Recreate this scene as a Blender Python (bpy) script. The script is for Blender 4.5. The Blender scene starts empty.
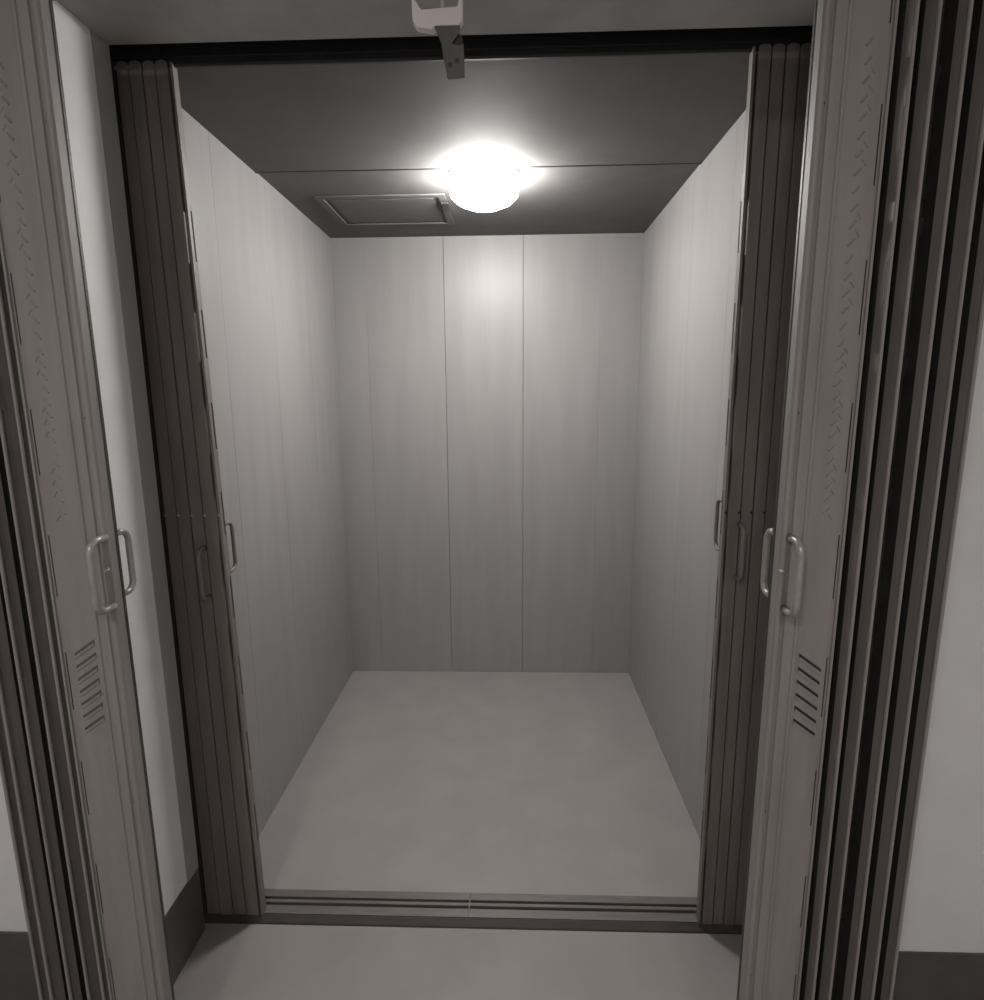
import bpy, bmesh, math, random
from mathutils import Vector, Matrix
random.seed(4)
SC = bpy.context.scene
COL = SC.collection

# ---------------------------------------------------------------- camera
F, PITCH, YAW, ROLL, CX, CZ = 581.03, 0.1747, 0.0324, -0.0078, 0.0609, 1.5
fwd = Vector((-math.sin(YAW) * math.cos(PITCH), math.cos(YAW) * math.cos(PITCH), -math.sin(PITCH)))
right = Vector((math.cos(YAW), math.sin(YAW), 0))
up = right.cross(fwd)
r2 = right * math.cos(ROLL) + up * math.sin(ROLL)
u2 = -right * math.sin(ROLL) + up * math.cos(ROLL)
cd = bpy.data.cameras.new('camera')
cd.sensor_fit = 'HORIZONTAL'; cd.sensor_width = 36; cd.lens = F / 984 * 36; cd.clip_start = 0.02
cam = bpy.data.objects.new('camera', cd); COL.objects.link(cam)
m = Matrix((r2, u2, -fwd)).transposed().to_4x4(); m.translation = Vector((CX, 0, CZ))
cam.matrix_world = m
SC.camera = cam

# ---------------------------------------------------------------- light
LAMP_E = 118.0          # emission of the glass globe in the car
LANDING_LAMPS = (((-0.55, -0.75, 2.5), 18.0), ((0.6, -0.9, 2.5), 10.5))   # ceiling lights of the landing, behind the camera
w = bpy.data.worlds.new('world'); SC.world = w; w.use_nodes = True
w.node_tree.nodes['Background'].inputs[0].default_value = (0.9, 0.95, 1, 1)
w.node_tree.nodes['Background'].inputs[1].default_value = 0.02
for pos, watts in LANDING_LAMPS:
    ld = bpy.data.lights.new('landing_light', 'AREA'); ld.shape = 'DISK'; ld.size = 0.25; ld.energy = watts
    ld.color = (1.0, 0.93, 0.90)
    lo = bpy.data.objects.new('landing_light', ld); COL.objects.link(lo); lo.location = pos
SC.view_settings.view_transform = 'Standard'
SC.view_settings.look = 'None'
SC.view_settings.exposure = 0.0
SC.view_settings.gamma = 1.0
SC.view_settings.use_curve_mapping = False


# ---------------------------------------------------------------- materials
def mat(name, col, rough=0.5, metal=0.0, spec=0.5, var=0.08, scale=(6, 6, 6), bump=0.0, bscale=None, emit=None, cscale=3.0):
    mt = bpy.data.materials.new(name); mt.use_nodes = True
    nt = mt.node_tree; b = nt.nodes['Principled BSDF']
    b.inputs['Roughness'].default_value = rough; b.inputs['Metallic'].default_value = metal
    b.inputs['Specular IOR Level'].default_value = spec
    tc = nt.nodes.new('ShaderNodeTexCoord'); mp = nt.nodes.new('ShaderNodeMapping')
    mp.inputs['Scale'].default_value = scale
    nz = nt.nodes.new('ShaderNodeTexNoise'); nz.inputs['Scale'].default_value = cscale; nz.inputs['Detail'].default_value = 5
    rp = nt.nodes.new('ShaderNodeValToRGB')
    rp.color_ramp.elements[0].position = 0.3; rp.color_ramp.elements[1].position = 0.7
    rp.color_ramp.elements[0].color = tuple(c * (1 - var) for c in col) + (1,)
    rp.color_ramp.elements[1].color = tuple(min(1, c * (1 + var)) for c in col) + (1,)
    L = nt.links.new
    L(tc.outputs['Object'], mp.inputs['Vector']); L(mp.outputs[0], nz.inputs['Vector'])
    L(nz.outputs['Fac'], rp.inputs['Fac']); L(rp.outputs[0], b.inputs['Base Color'])
    if bump:
        m2 = nt.nodes.new('ShaderNodeMapping'); m2.inputs['Scale'].default_value = bscale or scale
        n2 = nt.nodes.new('ShaderNodeTexNoise'); n2.inputs['Scale'].default_value = 8; n2.inputs['Detail'].default_value = 3
        bp = nt.nodes.new('ShaderNodeBump'); bp.inputs['Strength'].default_value = bump; bp.inputs['Distance'].default_value = 0.002
        L(tc.outputs['Object'], m2.inputs['Vector']); L(m2.outputs[0], n2.inputs['Vector'])
        L(n2.outputs['Fac'], bp.inputs['Height']); L(bp.outputs[0], b.inputs['Normal'])
    if emit:
        b.inputs['Emission Color'].default_value = emit[0] + (1,); b.inputs['Emission Strength'].default_value = emit[1]
    return mt


M = {
    'cab': mat('painted_steel_panel', (0.315, 0.307, 0.304), 0.42, 0.0, 0.5, 0.05, (5, 5, 0.5), 0.25, (30, 30, 0.6)),
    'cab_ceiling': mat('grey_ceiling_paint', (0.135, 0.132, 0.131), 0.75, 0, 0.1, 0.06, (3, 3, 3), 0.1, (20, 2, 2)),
    'cab_floor': mat('grey_floor_paint', (0.325, 0.305, 0.30), 0.45, 0, 0.5, 0.06, (2, 2, 2), 0.12, (14, 14, 14)),
    'wall': mat('off_white_wall_paint', (0.78, 0.785, 0.785), 0.6, 0, 0.4, 0.03, (3, 3, 3), 0.2, (30, 30, 30)),
    'lintel': mat('grey_lintel_paint', (0.40, 0.395, 0.385), 0.6, 0, 0.4, 0.12, (3, 3, 3), 0.2, (20, 20, 20)),
    'frame': mat('grey_green_frame_paint', (0.36, 0.37, 0.36), 0.5, 0, 0.4, 0.05, (3, 3, 3)),
    'base': mat('dark_grey_skirting_paint', (0.092, 0.088, 0.083), 0.5, 0, 0.5, 0.12, (5, 5, 5), 0.2, (20, 20, 20)),
    'gate': mat('taupe_gate_enamel', (0.27, 0.247, 0.237), 0.55, 0.0, 0.5, 0.10, (12, 12, 1.2), 0.2, (60, 60, 4)),
    'car_gate': mat('brown_grey_gate_enamel', (0.20, 0.174, 0.163), 0.55, 0.0, 0.5, 0.15, (12, 12, 1.2), 0.2, (60, 60, 4)),
    'dark': mat('blackened_steel', (0.02, 0.02, 0.022), 0.45, 0, 0.5, 0.2, (8, 8, 8)),
    'post': mat('dark_grey_steel', (0.05, 0.048, 0.046), 0.5, 0, 0.4, 0.2, (8, 8, 8)),
    'handle': mat('bare_metal_handle', (0.36, 0.34, 0.32), 0.35, 0.3, 0.5, 0.1, (20, 20, 20)),
    'rivet': mat('bright_rivet', (0.5, 0.47, 0.44), 0.35, 0.6, 0.5, 0.1),
    'sill': mat('worn_sill_steel', (0.20, 0.185, 0.175), 0.35, 0.35, 0.5, 0.12, (4, 30, 30), 0.2, (8, 60, 60)),
    'sill_dark': mat('shaded_sill_nosing', (0.06, 0.052, 0.049), 0.5, 0.2, 0.5, 0.15, (4, 30, 30)),  # darker than the sill steel: shading of the rounded nose put into colour
    'white_part': mat('white_plastic_catch', (0.78, 0.72, 0.71), 0.5, 0, 0.5, 0.05),
    'zinc': mat('dull_zinc_plate', (0.10, 0.097, 0.095), 0.5, 0.2, 0.5, 0.15),
    'hall_floor': mat('landing_floor_paint', (0.29, 0.272, 0.265), 0.5, 0, 0.5, 0.06, (2, 2, 2), 0.12, (14, 14, 14)),
    'hall_ceiling': mat('landing_ceiling_paint', (0.5, 0.49, 0.48), 0.7),
    'glass': mat('frosted_lamp_glass', (0.9, 0.9, 0.9), 0.3, emit=((1.0, 0.965, 0.93), LAMP_E), var=0.01),
}


# ---------------------------------------------------------------- helpers
def box(bm, x0, x1, y0, y1, z0, z1):
    x0, x1 = sorted((x0, x1)); y0, y1 = sorted((y0, y1)); z0, z1 = sorted((z0, z1))
    v = [bm.verts.new((x, y, z)) for z in (z0, z1) for y in (y0, y1) for x in (x0, x1)]
    for f in ((0, 2, 3, 1), (4, 5, 7, 6), (0, 1, 5, 4), (2, 6, 7, 3), (0, 4, 6, 2), (1, 3, 7, 5)):
        bm.faces.new([v[i] for i in f])
    return v


def prism(bm, pts, z0, z1, axis='z'):
    """closed polygon extruded; pts in the plane normal to axis"""
    def P(a, b, c):
        return {'z': (a, b, c), 'x': (c, a, b), 'y': (a, c, b)}[axis]
    lo_ = [bm.verts.new(P(a, b, z0)) for a, b in pts]; hi = [bm.verts.new(P(a, b, z1)) for a, b in pts]
    n = len(pts)
    bm.faces.new(lo_[::-1]); bm.faces.new(hi)
    for i in range(n):
        j = (i + 1) % n
        bm.faces.new((lo_[i], lo_[j], hi[j], hi[i]))


def tube(bm, path, r, seg=10):
    rings = []
    P = [Vector(p) for p in path]
    for i, p in enumerate(P):
        d = (P[min(i + 1, len(P) - 1)] - P[max(i - 1, 0)]).normalized()
        a = d.cross(Vector((1, 0, 0)))
        if a.length < 0.2: a = d.cross(Vector((0, 1, 0)))
        a.normalize(); b = d.cross(a)
        rings.append([bm.verts.new(p + (a * math.cos(t) + b * math.sin(t)) * r)
                      for t in [2 * math.pi * k / seg for k in range(seg)]])
    for A, B in zip(rings, rings[1:]):
        for k in range(seg):
            bm.faces.new((A[k], A[(k + 1) % seg], B[(k + 1) % seg], B[k]))
    bm.faces.new(rings[0][::-1]); bm.faces.new(rings[-1])


def lathe(bm, prof, c, seg=40, axis='z'):
    rings = []
    for r, h in prof:
        ring = []
        for k in range(seg):
            t = 2 * math.pi * k / seg
            if axis == 'z': q = (c[0] + r * math.cos(t), c[1] + r * math.sin(t), c[2] + h)
            else: q = (c[0] + r * math.cos(t), c[1] + h, c[2] + r * math.sin(t))
            ring.append(bm.verts.new(q))
        rings.append(ring)
    for A, B in zip(rings, rings[1:]):
        for k in range(seg):
            bm.faces.new((A[k], A[(k + 1) % seg], B[(k + 1) % seg], B[k]))
    bm.faces.new(rings[0][::-1]); bm.faces.new(rings[-1])


def obj(name, bm, m_, parent=None, bevel=0.0, smooth=False, kind=None):
    bmesh.ops.recalc_face_normals(bm, faces=bm.faces)
    me = bpy.data.meshes.new(name); bm.to_mesh(me); bm.free()
    me.materials.append(M[m_])
    o = bpy.data.objects.new(name, me); COL.objects.link(o)
    if smooth:
        for p in me.polygons: p.use_smooth = True
    if bevel:
        b = o.modifiers.new('bevel', 'BEVEL'); b.width = bevel; b.segments = 2; b.limit_method = 'ANGLE'
    if parent is not None:
        o.parent = parent
        o.matrix_parent_inverse = Matrix.Translation(-parent.location)
    if kind: o['kind'] = kind
    return o


def boxes(name, lst, m_, parent=None, bevel=0.0, kind=None):
    bm = bmesh.new()
    for b in lst: box(bm, *b)
    return obj(name, bm, m_, parent, bevel, kind=kind)


def thing(name, label, cat, loc, group=None):
    o = bpy.data.objects.new(name, None); COL.objects.link(o); o.location = loc
    o.empty_display_size = 0.1
    o['label'] = label; o['category'] = cat
    if group: o['group'] = group
    return o


def sheet(bm, a0, a1, z0, z1, holes, t, place):
    """flat sheet a0..a1 by z0..z1 with rectangular holes (a,b,za,zb), thickness t; place(a, depth, z) -> xyz"""
    A = sorted({a0, a1} | {h[0] for h in holes} | {h[1] for h in holes})
    Z = sorted({z0, z1} | {h[2] for h in holes} | {h[3] for h in holes})
    def solid(i, j):
        if i < 0 or j < 0 or i >= len(A) - 1 or j >= len(Z) - 1: return False
        ca, cz = (A[i] + A[i + 1]) / 2, (Z[j] + Z[j + 1]) / 2
        return not any(h[0] < ca < h[1] and h[2] < cz < h[3] for h in holes)
    vc = {}
    def V(i, j, k):
        if (i, j, k) not in vc: vc[i, j, k] = bm.verts.new(place(A[i], t * k, Z[j]))
        return vc[i, j, k]
    for i in range(len(A) - 1):
        for j in range(len(Z) - 1):
            if not solid(i, j): continue
            bm.faces.new((V(i, j, 0), V(i + 1, j, 0), V(i + 1, j + 1, 0), V(i, j + 1, 0)))
            bm.faces.new((V(i, j, 1), V(i, j + 1, 1), V(i + 1, j + 1, 1), V(i + 1, j, 1)))
            for di, dj, p, q in ((-1, 0, (0, 0), (0, 1)), (1, 0, (1, 0), (1, 1)), (0, -1, (0, 0), (1, 0)), (0, 1, (0, 1), (1, 1))):
                if not solid(i + di, j + dj):
                    a, b = (i + p[0], j + p[1]), (i + q[0], j + q[1])
                    bm.faces.new((V(*a, 0), V(*b, 0), V(*b, 1), V(*a, 1)))


# ---------------------------------------------------------------- setting
XL, XR = -0.8256, 0.7093            # opening in the landing wall
CL, CR = -0.8184, 0.7076            # inside of the car
H = 2.2765; YB = 3.007; YF = 1.545  # car ceiling, back wall, front edge of the side walls
YW, YE = 1.20, 1.41                 # landing wall thickness
LZ = -0.004                          # landing floor level
HZ = 2.62; HX = 1.9; HY = -1.9

boxes('landing_floor', [(-HX, HX, HY, 1.428, LZ - 0.12, LZ)], 'hall_floor', kind='structure')
boxes('landing_ceiling', [(-HX, HX, HY, YE, HZ, HZ + 0.1)], 'hall_ceiling', kind='structure')
boxes('wall_landing_back', [(-HX, HX, HY - 0.1, HY, LZ, HZ)], 'wall', kind='structure')
boxes('wall_landing_left', [(-HX - 0.1, -HX, HY, YE, LZ, HZ)], 'wall', kind='structure')
boxes('wall_landing_right', [(HX, HX + 0.1, HY, YE, LZ, HZ)], 'wall', kind='structure')
boxes('wall_front_left', [(-HX, XL, YW, YE, LZ, HZ)], 'wall', kind='structure')
boxes('wall_front_right', [(XR, HX, YW, YE, LZ, HZ)], 'wall', kind='structure')
boxes('wall_lintel', [(XL, XR, YW, YE, 2.272, HZ)], 'lintel', kind='structure')
boxes('baseboard_left', [(-HX, XL + 0.004, YW - 0.006, YW, LZ, 0.2), (XL, XL + 0.004, YW, 1.352, LZ, 0.2)], 'base', kind='structure')
boxes('baseboard_right', [(XR - 0.004, HX, YW - 0.006, YW, LZ, 0.2), (XR - 0.004, XR, YW, 1.352, LZ, 0.2)], 'base', kind='structure')
# painted steel frame round the shaft edge of the opening
boxes('trim_1', [(XL, XL + 0.003, 1.356, YE, 0.2, 2.272)], 'frame', kind='structure')
boxes('trim_2', [(XR - 0.003, XR, 1.356, YE, 0.2, 2.272)], 'frame', kind='structure')
boxes('trim_3', [(XL, XL + 0.003, 1.352, YE, LZ, 0.2)], 'base', kind='structure')
boxes('trim_4', [(XR - 0.003, XR, 1.352, YE, LZ, 0.2)], 'base', kind='structure')
# dark pockets at the car front where the car gates fold away
boxes('trim_5', [(-0.90, -0.853, YE + 0.015, YF, -0.05, 2.35)], 'post', kind='structure')
boxes('trim_6', [(0.745, 0.79, YE + 0.015, YF, -0.05, 2.35)], 'post', kind='structure')


# car body: panels with narrow open joints between them, in front of a backing sheet
def panel_wall(name, cuts, z0, z1, place, faint=(), m_='cab'):
    bm = bmesh.new(); g = 0.0011; G = lambda i: 0.0003 if i in faint else 0.001
    for i, (a, b) in enumerate(zip(cuts, cuts[1:])):
        c = [place(x, y, z) for x in (a + G(i), b - G(i + 1)) for y in (0, 0.012) for z in (z0, z1)]
        xs, ys, zs = [[p[i] for p in c] for i in range(3)]
        box(bm, min(xs), max(xs), min(ys), max(ys), min(zs), max(zs))
    c = [place(x, y, z) for x in (cuts[0], cuts[-1]) for y in (0.0135, 0.03) for z in (z0, z1)]
    xs, ys, zs = [[p[i] for p in c] for i in range(3)]
    box(bm, min(xs), max(xs), min(ys), max(ys), min(zs), max(zs))
    return obj(name, bm, m_, bevel=0.0007, kind='structure')


panel_wall('wall_back', [CL - 0.03, -0.655, -0.266, 0.126, 0.507, CR + 0.03], 0, H, lambda a, d, z: (a, YB + d, z), (1, 4))
panel_wall('wall_left', [YF, 1.83, 2.22, 2.61, YB], 0, H, lambda a, d, z: (CL - d, a, z), (1, 2, 3))
panel_wall('wall_right', [YF, 1.83, 2.22, 2.61, YB], 0, H, lambda a, d, z: (CR + d, a, z), (1, 2, 3))
bm = bmesh.new()
box(bm, CL - 0.03, CR + 0.03, 1.469, 2.145, H - 0.005, H + 0.02)
box(bm, CL - 0.03, CR + 0.03, 2.151, YB + 0.03, H, H + 0.02)
box(bm, CL - 0.03, CR + 0.03, 2.1, 2.2, H + 0.021, H + 0.03)
box(bm, CL, CR, 1.469, 1.520, H - 0.010, H - 0.004)
obj('ceiling', bm, 'cab_ceiling', bevel=0.0006, kind='structure')
boxes('trim_7', [(CL, CR, 2.144, 2.152, H - 0.0065, H + 0.001)], 'post', kind='structure')  # dark strip in place of the shade in the ceiling seam
boxes('floor', [(CL - 0.03, CR + 0.03, YF, YB + 0.03, -0.03, 0.0)], 'cab_floor', kind='structure')
# shaft side below the sill, seen only as a dark gap
boxes('wall_shaft', [(-0.95, 0.84, 1.50, 1.53, -0.5, -0.035)], 'dark', kind='structure')

# ---------------------------------------------------------------- car sill and header
sl = thing('sill_track', 'worn steel sill with two guide grooves across the car entrance', 'sill', (-0.055, 1.49, 0))
GX0, GX1 = -0.85, 0.742
bm = bmesh.new()
prism(bm, [(1.436, -0.03), (1.436, -0.016), (1.440, -0.010), (1.458, 0.001), (1.460, -0.03)], GX0, GX1, 'x')
obj('nosing', bm, 'sill_dark', sl, 0.001)
prof = [(1.460, -0.03), (1.460, 0.002), (1.488, 0.002), (1.488, -0.010), (1.499, -0.010), (1.499, 0.002),
        (1.509, 0.002), (1.509, -0.010), (1.519, -0.010), (1.519, 0.002), (1.545, 0.002), (1.545, -0.03)]
for a, b in ((GX0, -0.0655), (-0.0645, GX1)):
    bm = bmesh.new(); prism(bm, prof, a, b, 'x'); obj('sill_plate', bm, 'sill', sl)
boxes('joint_clip', [(-0.067, -0.063, 1.486, 1.521, -0.012, 0.0025)], 'sill', sl)
for a, b in ((GX0, -0.067), (-0.063, GX1)):
    boxes('groove_liner', [(a, b, 1.488, 1.499, -0.0099, -0.0085), (a, b, 1.509, 1.519, -0.0099, -0.0085)], 'dark', sl)

hd = thing('header_track', 'dark steel track above the car gates, spanning the entrance', 'track', (-0.055, 1.48, 2.225))
bm = bmesh.new()
prism(bm, [(1.458, 2.256), (1.462, 2.252), (1.468, 2.252), (1.468, 2.345), (1.458, 2.345)], GX0 - 0.04, GX1 + 0.04, 'x')
obj('channel', bm, 'dark', hd)
boxes('face_rib', [(GX0, GX1, 1.4545, 1.4579, 2.268, 2.273)], 'dark', hd, 0.001)


# ---------------------------------------------------------------- folding gates
def u_handle(bm, x, y, z0, z1, dy, r=0.0055, flare=0.0):
    """U bar fixed to a plate at y, standing out by dy"""
    k = 0.02; s = 1 if dy > 0 else -1; A = abs(dy)
    pts = [(x, y, z0)]
    n = 6
    pts.append((x, y + s * (A - k), z0))
    for i in range(1, n + 1):
        t = math.pi / 2 * i / n
        pts.append((x, y + s * (A - k + k * math.sin(t)), z0 + k - k * math.cos(t)))
    for i in range(0, n + 1):
        t = math.pi / 2 * i / n
        pts.append((x, y + s * (A - k + k * math.cos(t)), z1 - k + k * math.sin(t)))
    pts.append((x, y, z1))
    tube(bm, pts, r)


def landing_gate(sg, lead, panel_end, lips, label, loc, z0, z1, grp):
    """sg=+1: folded to the right. widths measured from the leading edge"""
    g = thing('folding_gate', label, 'gate', loc, grp)
    Yf = 1.0
    X = lambda d: lead + sg * d
    # leading post: rounded nose, groove, flat, raised ridge
    bm = bmesh.new()
    prof = [(0.000, 0.006), (0.002, 0.001), (0.006, -0.001), (0.011, 0.001), (0.013, 0.005), (0.0165, 0.006), (0.018, 0.001),
            (0.034, 0.001), (0.0355, -0.003), (0.040, -0.003), (0.0415, 0.002), (0.0455, 0.009), (0.0455, 0.012), (0.0165, 0.012),
            (0.0165, 0.032), (0.000, 0.032)]
    prism(bm, [(X(a), Yf + b) for a, b in prof], z0, z1)
    obj('leading_post', bm, 'gate', g, 0.0008)
    boxes('edge_strip', [(X(-0.0012), X(0), Yf + 0.026, Yf + 0.032, z0, z1)], 'post', g)
    # wide panel with slanted slots and a column of pressed chevrons
    w0, w1 = 0.0455, abs(panel_end - lead)
    bm = bmesh.new()
    slits = [(w1 - 0.008, w1 - 0.0055, 1.823 - 0.227 * k, 1.94 - 0.227 * k) for k in range(-1, 8)]
    sheet(bm, w0 - 0.005, w1 - 0.003, z0, z1, slits, 0.0015, lambda a, d, z: (X(a), Yf + 0.004 + d, z))
    box(bm, X(w1 - 0.003), X(w1 + 0.001), Yf - 0.001, Yf + 0.050, z0, z1)
    obj('wide_panel', bm, 'gate', g)
    boxes('slit_backing', [(X(w1 - 0.012), X(w1 - 0.004), Yf + 0.0065, Yf + 0.0085, z0, z1)], 'post', g)  # dark strip added behind the slits so lamp light does not show through
    # pressed marks
    bm = bmesh.new()
    def dash(a, z, dx, dz, th, hgt, wide):
        p = Vector((X(a), 0, z)); q = Vector((X(a + dx), 0, z + dz)); d = (q - p).normalized(); n = Vector((-d.z, 0, d.x)) * wide / 2
        y = Yf + 0.004
        c = [p - n, q - n, q + n, p + n]
        base = [bm.verts.new((v.x, y + 0.0004, v.z)) for v in c]
        mid = [bm.verts.new(((p if i in (0, 3) else q).lerp((p + q) / 2, 0.15).x, y - hgt, (p if i in (0, 3) else q).lerp((p + q) / 2, 0.15).z)) for i in (0, 1)]
        bm.faces.new((base[0], base[1], mid[1], mid[0])); bm.faces.new((base[2], base[3], mid[0], mid[1]))
        bm.faces.new((base[1], base[2], mid[1])); bm.faces.new((base[3], base[0], mid[0]))
        bm.faces.new(base[::-1])
    z = 2.02; ca = w0 + (w1 - w0) * 0.36
    while z > 1.28:
        dash(ca, z, 0.010, 0.012, 0, 0.0024, 0.0055)
        if (int(z * 50) % 5) > 1: dash(ca + 0.010, z - 0.002, 0.007, -0.010, 0, 0.0018, 0.004)
        z -= 0.0215 if z < 1.6 else 0.026
    obj('pressed_marks', bm, 'gate', g)
    # six slanted slots, each a flat dark strip for the shade of the opening, with a lip
    for k in range(6 if sg > 0 else 7):
        zz = (1.040 if sg > 0 else 1.045) - 0.0255 * k
        bm = bmesh.new(); a0, a1 = w0 + 0.004, w0 + 0.045
        wd = 0.0058
        pts = [(X(a0), zz), (X(a1), zz - 0.030), (X(a1), zz - 0.030 - wd), (X(a0), zz - wd)]
        if sg < 0: pts = [(X(a1), zz - 0.014), (X(a0), zz + 0.014), (X(a0), zz + 0.0145 - wd), (X(a1), zz - 0.014 - wd)]
        prism(bm, pts, Yf + 0.0032, Yf + 0.0045, 'y')
        obj('slot', bm, 'dark' if sg > 0 else 'base', g)
        bm = bmesh.new()
        pts = [(p, q - wd) for p, q in pts]
        prism(bm, pts, Yf + 0.0015, Yf + 0.0045, 'y')
        obj('slot_lip', bm, 'gate', g)
    # folded vanes: thin plates running back from the landing, with a bright front lip
    prev = panel_end
    for i, L in enumerate(lips):
        bm = bmesh.new()
        dep = 0.032 if i % 2 else 0.027
        sl_ = [(0.009, 0.0115, 1.823 - 0.227 * k + (0.0 if i % 2 == 0 else 0.004), 1.94 - 0.227 * k) for k in range(-1, 8)]
        sheet(bm, 0.0, dep, z0, z1, sl_, 0.0015, lambda a, d, z: (L - sg * (d + 0.16 * max(0, a - 0.012)), Yf + a, z))
        prism(bm, [(L - sg * 0.0055, Yf + 0.0015), (L - sg * 0.0045, Yf - 0.001), (L - sg * 0.001, Yf - 0.0015), (L + sg * 0.0008, Yf + 0.001),
                   (L, Yf + 0.0035), (L - sg * 0.004, Yf + 0.0035)], z0, z1)
        obj('vane', bm, 'gate', g)
        bm = bmesh.new()                                     # dark strips standing in for the shade in the gaps and slits
        box(bm, L - sg * 0.002, L, Yf + dep, Yf + 0.060, z0, z1)
        box(bm, L + sg * 0.0001, L + sg * 0.0012, Yf + 0.007, Yf + 0.014, z0, z1)
        box(bm, L, prev + sg * 0.002, Yf + 0.060, Yf + 0.062, z0, z1)
        obj('gap_shade', bm, 'post', g)
        prev = L
    # scissor lattice inside the folded stack
    bm = bmesh.new()
    xs = [panel_end] + list(lips)
    for a, b in zip(xs, xs[1:]):
        for k in range(9):
            zc = 0.0 + 0.227 * k + 0.1
            for s, yy in ((1, 0.052), (-1, 0.056)):
                p = Vector((a + sg * 0.004, Yf + yy, zc - s * 0.1)); q = Vector((b - sg * 0.006, Yf + yy, zc + s * 0.1))
                d = (q - p).normalized(); n = Vector((d.z, 0, -d.x)) * 0.006
                prism(bm, [((p - n).x, (p - n).z), ((q - n).x, (q - n).z), ((q + n).x, (q + n).z), ((p + n).x, (p + n).z)],
                      p.y, p.y + 0.003, 'y')
    obj('lattice', bm, 'dark', g)
    # end channel at the wall side, dark
    e = lips[-1]
    boxes('end_channel', [(e + sg * 0.002, e + sg * 0.005, Yf + 0.012, Yf + 0.062, z0, z1),
                          (e - sg * 0.020, e + sg * 0.005, Yf + 0.060, Yf + 0.0625, z0, z1)], 'post', g)
    # handles on both faces
    hx = X(0.013) if sg > 0 else X(0.0)
    bm = bmesh.new(); u_handle(bm, hx, Yf + 0.001, 1.126, 1.256, -0.044, 0.0068)
    obj('handle', bm, 'handle', g, smooth=True)
    bm = bmesh.new(); u_handle(bm, X(0.004), Yf + 0.032, 1.138, 1.256, 0.034, 0.006)
    obj('handle', bm, 'handle', g, smooth=True)
    bm = bmesh.new(); lathe(bm, [(0.0048, 0.0), (0.0048, -0.003), (0.003, -0.0055)], (X(0.004), Yf + 0.001, 1.195), 14, 'y')
    obj('latch_pin', bm, 'rivet', g, smooth=True)
    for zz in (1.942, 1.47, 0.72, 0.35):
        bm = bmesh.new()
        lathe(bm, [(0.003, 0.0), (0.003, -0.0012), (0.002, -0.002)], (X(0.010), Yf + 0.003, zz), 10, 'y')
        obj('screw', bm, 'dark', g)
    return g


GRP = 'folding steel gates of the lift'
landing_gate(1, 0.533, 0.640, [0.672, 0.705, 0.750, 0.790, 0.826],
             'nearest right-hand folded grey steel gate, with black slanted slots below its handle', (0.67, 1.03, 0.0), -0.015, 2.185, GRP)
landing_gate(-1, -0.671, -0.786, [-0.804, -0.836, -0.876, -0.918, -0.941],
             'nearest left-hand folded grey steel gate, standing before the pale recess wall', (-0.79, 1.03, 0.0), -0.015, 2.185, GRP)


def car_gate(sg, inner, outer, n, label, loc, hz, grp, hx, bz, lean=0.0):
    g = thing('folding_gate', label, 'gate', loc, grp)
    z0, z1 = 0.004, 2.262
    Yf = 1.450
    wv = (abs(outer - inner) - 0.017) / n
    # lead bar
    bm = bmesh.new()
    X = lambda d: inner + sg * d
    sl_ = [(0.010, 0.016, 1.83 - 0.227 * k, 1.945 - 0.227 * k) for k in range(0, 8)]
    sheet(bm, 0.0, 0.018, z0, z1 - 0.004, sl_, 0.0015, lambda a, d, z: (X(d), Yf + 0.004 + a, z))
    box(bm, X(0), X(0.006), Yf + 0.002, Yf + 0.004, z0, z1 - 0.004)
    box(bm, X(0), X(0.014), Yf + 0.021, Yf + 0.023, z0, z1 - 0.004)
    obj('lead_bar', bm, 'car_gate', g)
    for i in range(n):
        a0 = 0.012 + i * wv; a1 = a0 + wv - 0.0035
        bm = bmesh.new(); pts = []
        c = (a0 + a1) / 2; r = (a1 - a0) / 2
        for k in range(9):                                   # rounded top
            t = math.pi * k / 8
            pts.append((X(c + r * math.cos(t)), z1 - r * 0.55 + r * 0.55 * math.sin(t)))
        pts += [(X(a0), z0), (X(a1), z0)]
        yy = Yf + 0.0015 * (i % 2)
        prism(bm, pts, yy, yy + 0.0025, 'y')
        box(bm, X(a0), X(a0 + 0.0018), yy + 0.0025, yy + 0.042, z0, z1 - r)
        box(bm, X(a1 - 0.0018), X(a1), yy + 0.0025, yy + 0.042, z0, z1 - r)
        obj('vane', bm, 'car_gate', g, 0.0012)
    for i in range(n + 1):
        zz = bz; bm = bmesh.new()
        lathe(bm, [(0.0035, 0.0), (0.0035, -0.0015), (0.002, -0.003)], (X(0.012 + i * wv - 0.006 if i else 0.004), Yf + 0.0015, zz), 10, 'y')
        obj('rivet', bm, 'rivet' if sg < 0 else 'dark', g)
    for q in (-0.6, 0, 0.6):
        boxes('link_bar', [(X(0.012), X(abs(outer - inner) - 0.004), Yf + 0.020, Yf + 0.024, bz - 0.006 + q, bz + 0.006 + q)], 'post', g)
    bm = bmesh.new(); u_handle(bm, hx, Yf, hz, hz + 0.135, -0.035, 0.0055)
    obj('handle', bm, 'car_gate', g, smooth=True)
    bm = bmesh.new(); u_handle(bm, X(0.006), Yf + 0.022, hz + 0.06, hz + 0.19, 0.045, 0.005)
    obj('handle', bm, 'car_gate', g, smooth=True)
    boxes('end_post', [(X(abs(outer - inner) - 0.004), X(abs(outer - inner) + 0.003), Yf + 0.002, Yf + 0.055, z0, z1)], 'post', g)
    if lean:                                                 # the folded vanes fan out a little towards the foot
        for ch in g.children:
            for v in ch.data.vertices:
                f = min(1.0, abs(v.co.x - outer) / abs(outer - inner))
                v.co.x += f * (lean * (1 - v.co.z / 2.26) - lean * 0.35) * -sg
    return g


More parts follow.
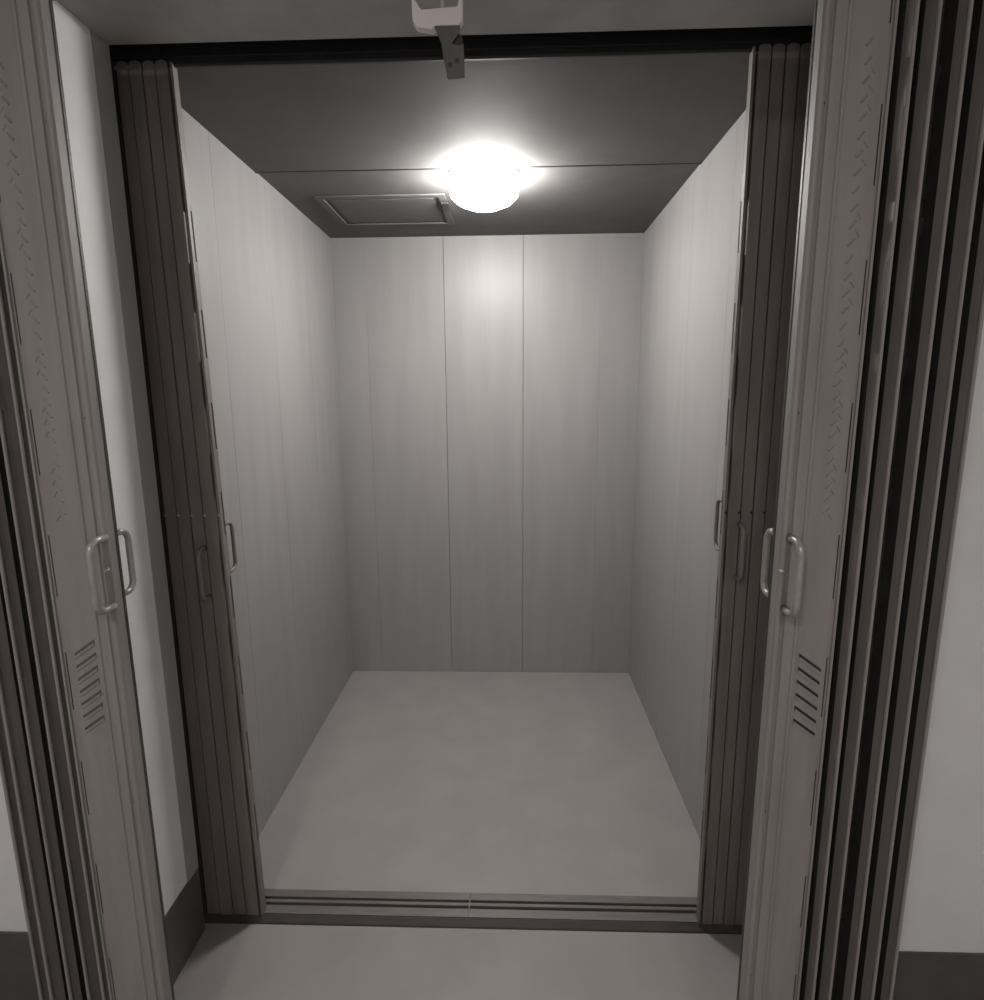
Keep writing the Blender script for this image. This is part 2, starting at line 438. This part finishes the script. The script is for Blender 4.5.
car_gate(-1, -0.694, -0.846, 4, 'left folded gate in the car doorway, brown-grey with four rounded vane tops', (-0.77, 1.47, 0.004),
         0.985, GRP, -0.742, 1.205, 0.038)
car_gate(1, 0.598, 0.738, 4, 'right folded gate in the car doorway, dark and half hidden behind the nearer gate', (0.67, 1.47, 0.004),
         1.045, GRP, 0.636, 1.21)

# ---------------------------------------------------------------- track and catch over the landing gates
tr = thing('gate_track', 'grey steel hanging track above the nearest pair of gates', 'track', (-0.06, 1.1, 2.19))
boxes('channel', [(-1.15, 1.05, 0.98, 0.984, 2.19, 2.27), (-1.15, 1.05, 1.126, 1.13, 2.19, 2.27), (-1.15, 1.05, 0.98, 1.13, 2.266, 2.27),
                  (-1.15, 1.05, 0.984, 1.045, 2.19, 2.193), (-1.15, 1.05, 1.07, 1.126, 2.19, 2.193)], 'gate', tr, 0.001)
for x in (-1.0, 0.8):
    boxes('wall_bracket', [(x, x + 0.04, 1.13, YW, 2.20, 2.26)], 'post', tr)

ct = thing('gate_catch', 'pale catch with grey drilled hanging plate at the middle of the gate head', 'catch', (-0.06, 1.1, 2.19))
bm = bmesh.new()
prism(bm, [(-0.103, 2.128), (-0.096, 2.117), (-0.072, 2.113), (-0.056, 2.118), (-0.048, 2.114), (-0.026, 2.117), (-0.018, 2.126),
           (-0.0175, 2.162), (-0.0235, 2.158), (-0.027, 2.146), (-0.088, 2.143), (-0.096, 2.156), (-0.1035, 2.160)], 1.100, 1.116, 'y')
obj('catch_body', bm, 'white_part', ct, 0.0015)
bm = bmesh.new(); tube(bm, [(-0.052, 1.108, 2.14), (-0.052, 1.108, 2.195)], 0.004, 12); obj('rod', bm, 'rivet', ct, smooth=True)
bm = bmesh.new()
prism(bm, [(-0.066, 2.117), (-0.022, 2.117), (-0.0235, 2.105), (-0.030, 2.098), (-0.036, 2.090), (-0.030, 2.087), (-0.0165, 2.088), (-0.0155, 2.037),
           (-0.045, 2.036), (-0.050, 2.060), (-0.055, 2.092)], 1.098, 1.102, 'y')
obj('hanging_plate', bm, 'zinc', ct, 0.0008)
for hx_, hz_, rr in ((-0.0285, 2.063, 0.004), (-0.0405, 2.057, 0.0042)):
    bm = bmesh.new(); lathe(bm, [(rr, 0), (rr, -0.0012)], (hx_, 1.0985, hz_), 16, 'y'); obj('bolt_hole', bm, 'dark', ct)
bm = bmesh.new(); lathe(bm, [(0.011, 0.0), (0.011, 0.012)], (-0.029, 1.103, 2.097), 20, 'y'); obj('notch_shade', bm, 'dark', ct, 0.001)  # dark disc standing in for the shade of the round notch

# ---------------------------------------------------------------- car ceiling fittings
lm = thing('ceiling_lamp', 'glowing round glass lamp on the dark car ceiling', 'lamp', (-0.03, 2.22, H))
bm = bmesh.new(); lathe(bm, [(0.128, 0.0), (0.128, -0.005), (0.118, -0.012), (0.07, -0.024)], (-0.03, 2.22, H - 0.0005), 40); obj('lamp_base', bm, 'rivet', lm, 0.001, True)
bm = bmesh.new()
lathe(bm, [(0.072, -0.0245), (0.108, -0.034), (0.122, -0.050), (0.120, -0.070), (0.100, -0.090), (0.064, -0.106), (0.032, -0.111), (0.008, -0.114)],
      (-0.03, 2.22, H), 40)
obj('glass_globe', bm, 'glass', lm, smooth=True)

hc = thing('ceiling_hatch', 'rectangular escape hatch in the car ceiling, left of the lamp', 'hatch', (-0.445, 2.6, H))
hx0, hx1, hy0, hy1 = -0.70, -0.19, 2.40, 2.80
fr = 0.03
boxes('hatch_panel', [(hx0 + 0.05, hx1 - 0.05, hy0 + 0.05, hy1 - 0.05, H - 0.004, H - 0.001)], 'cab_ceiling', hc, 0.002)
boxes('hatch_frame', [(hx0, hx1, hy0, hy0 + fr, H - 0.007, H - 0.001), (hx0, hx1, hy1 - fr, hy1, H - 0.007, H - 0.001),
                      (hx0, hx0 + fr, hy0 + fr, hy1 - fr, H - 0.007, H - 0.001), (hx1 - fr, hx1, hy0 + fr, hy1 - fr, H - 0.007, H - 0.001)],
      'cab_ceiling', hc, 0.002)
boxes('latch', [(-0.215, -0.185, 2.47, 2.56, H - 0.018, H - 0.007)], 'dark', hc, 0.003)
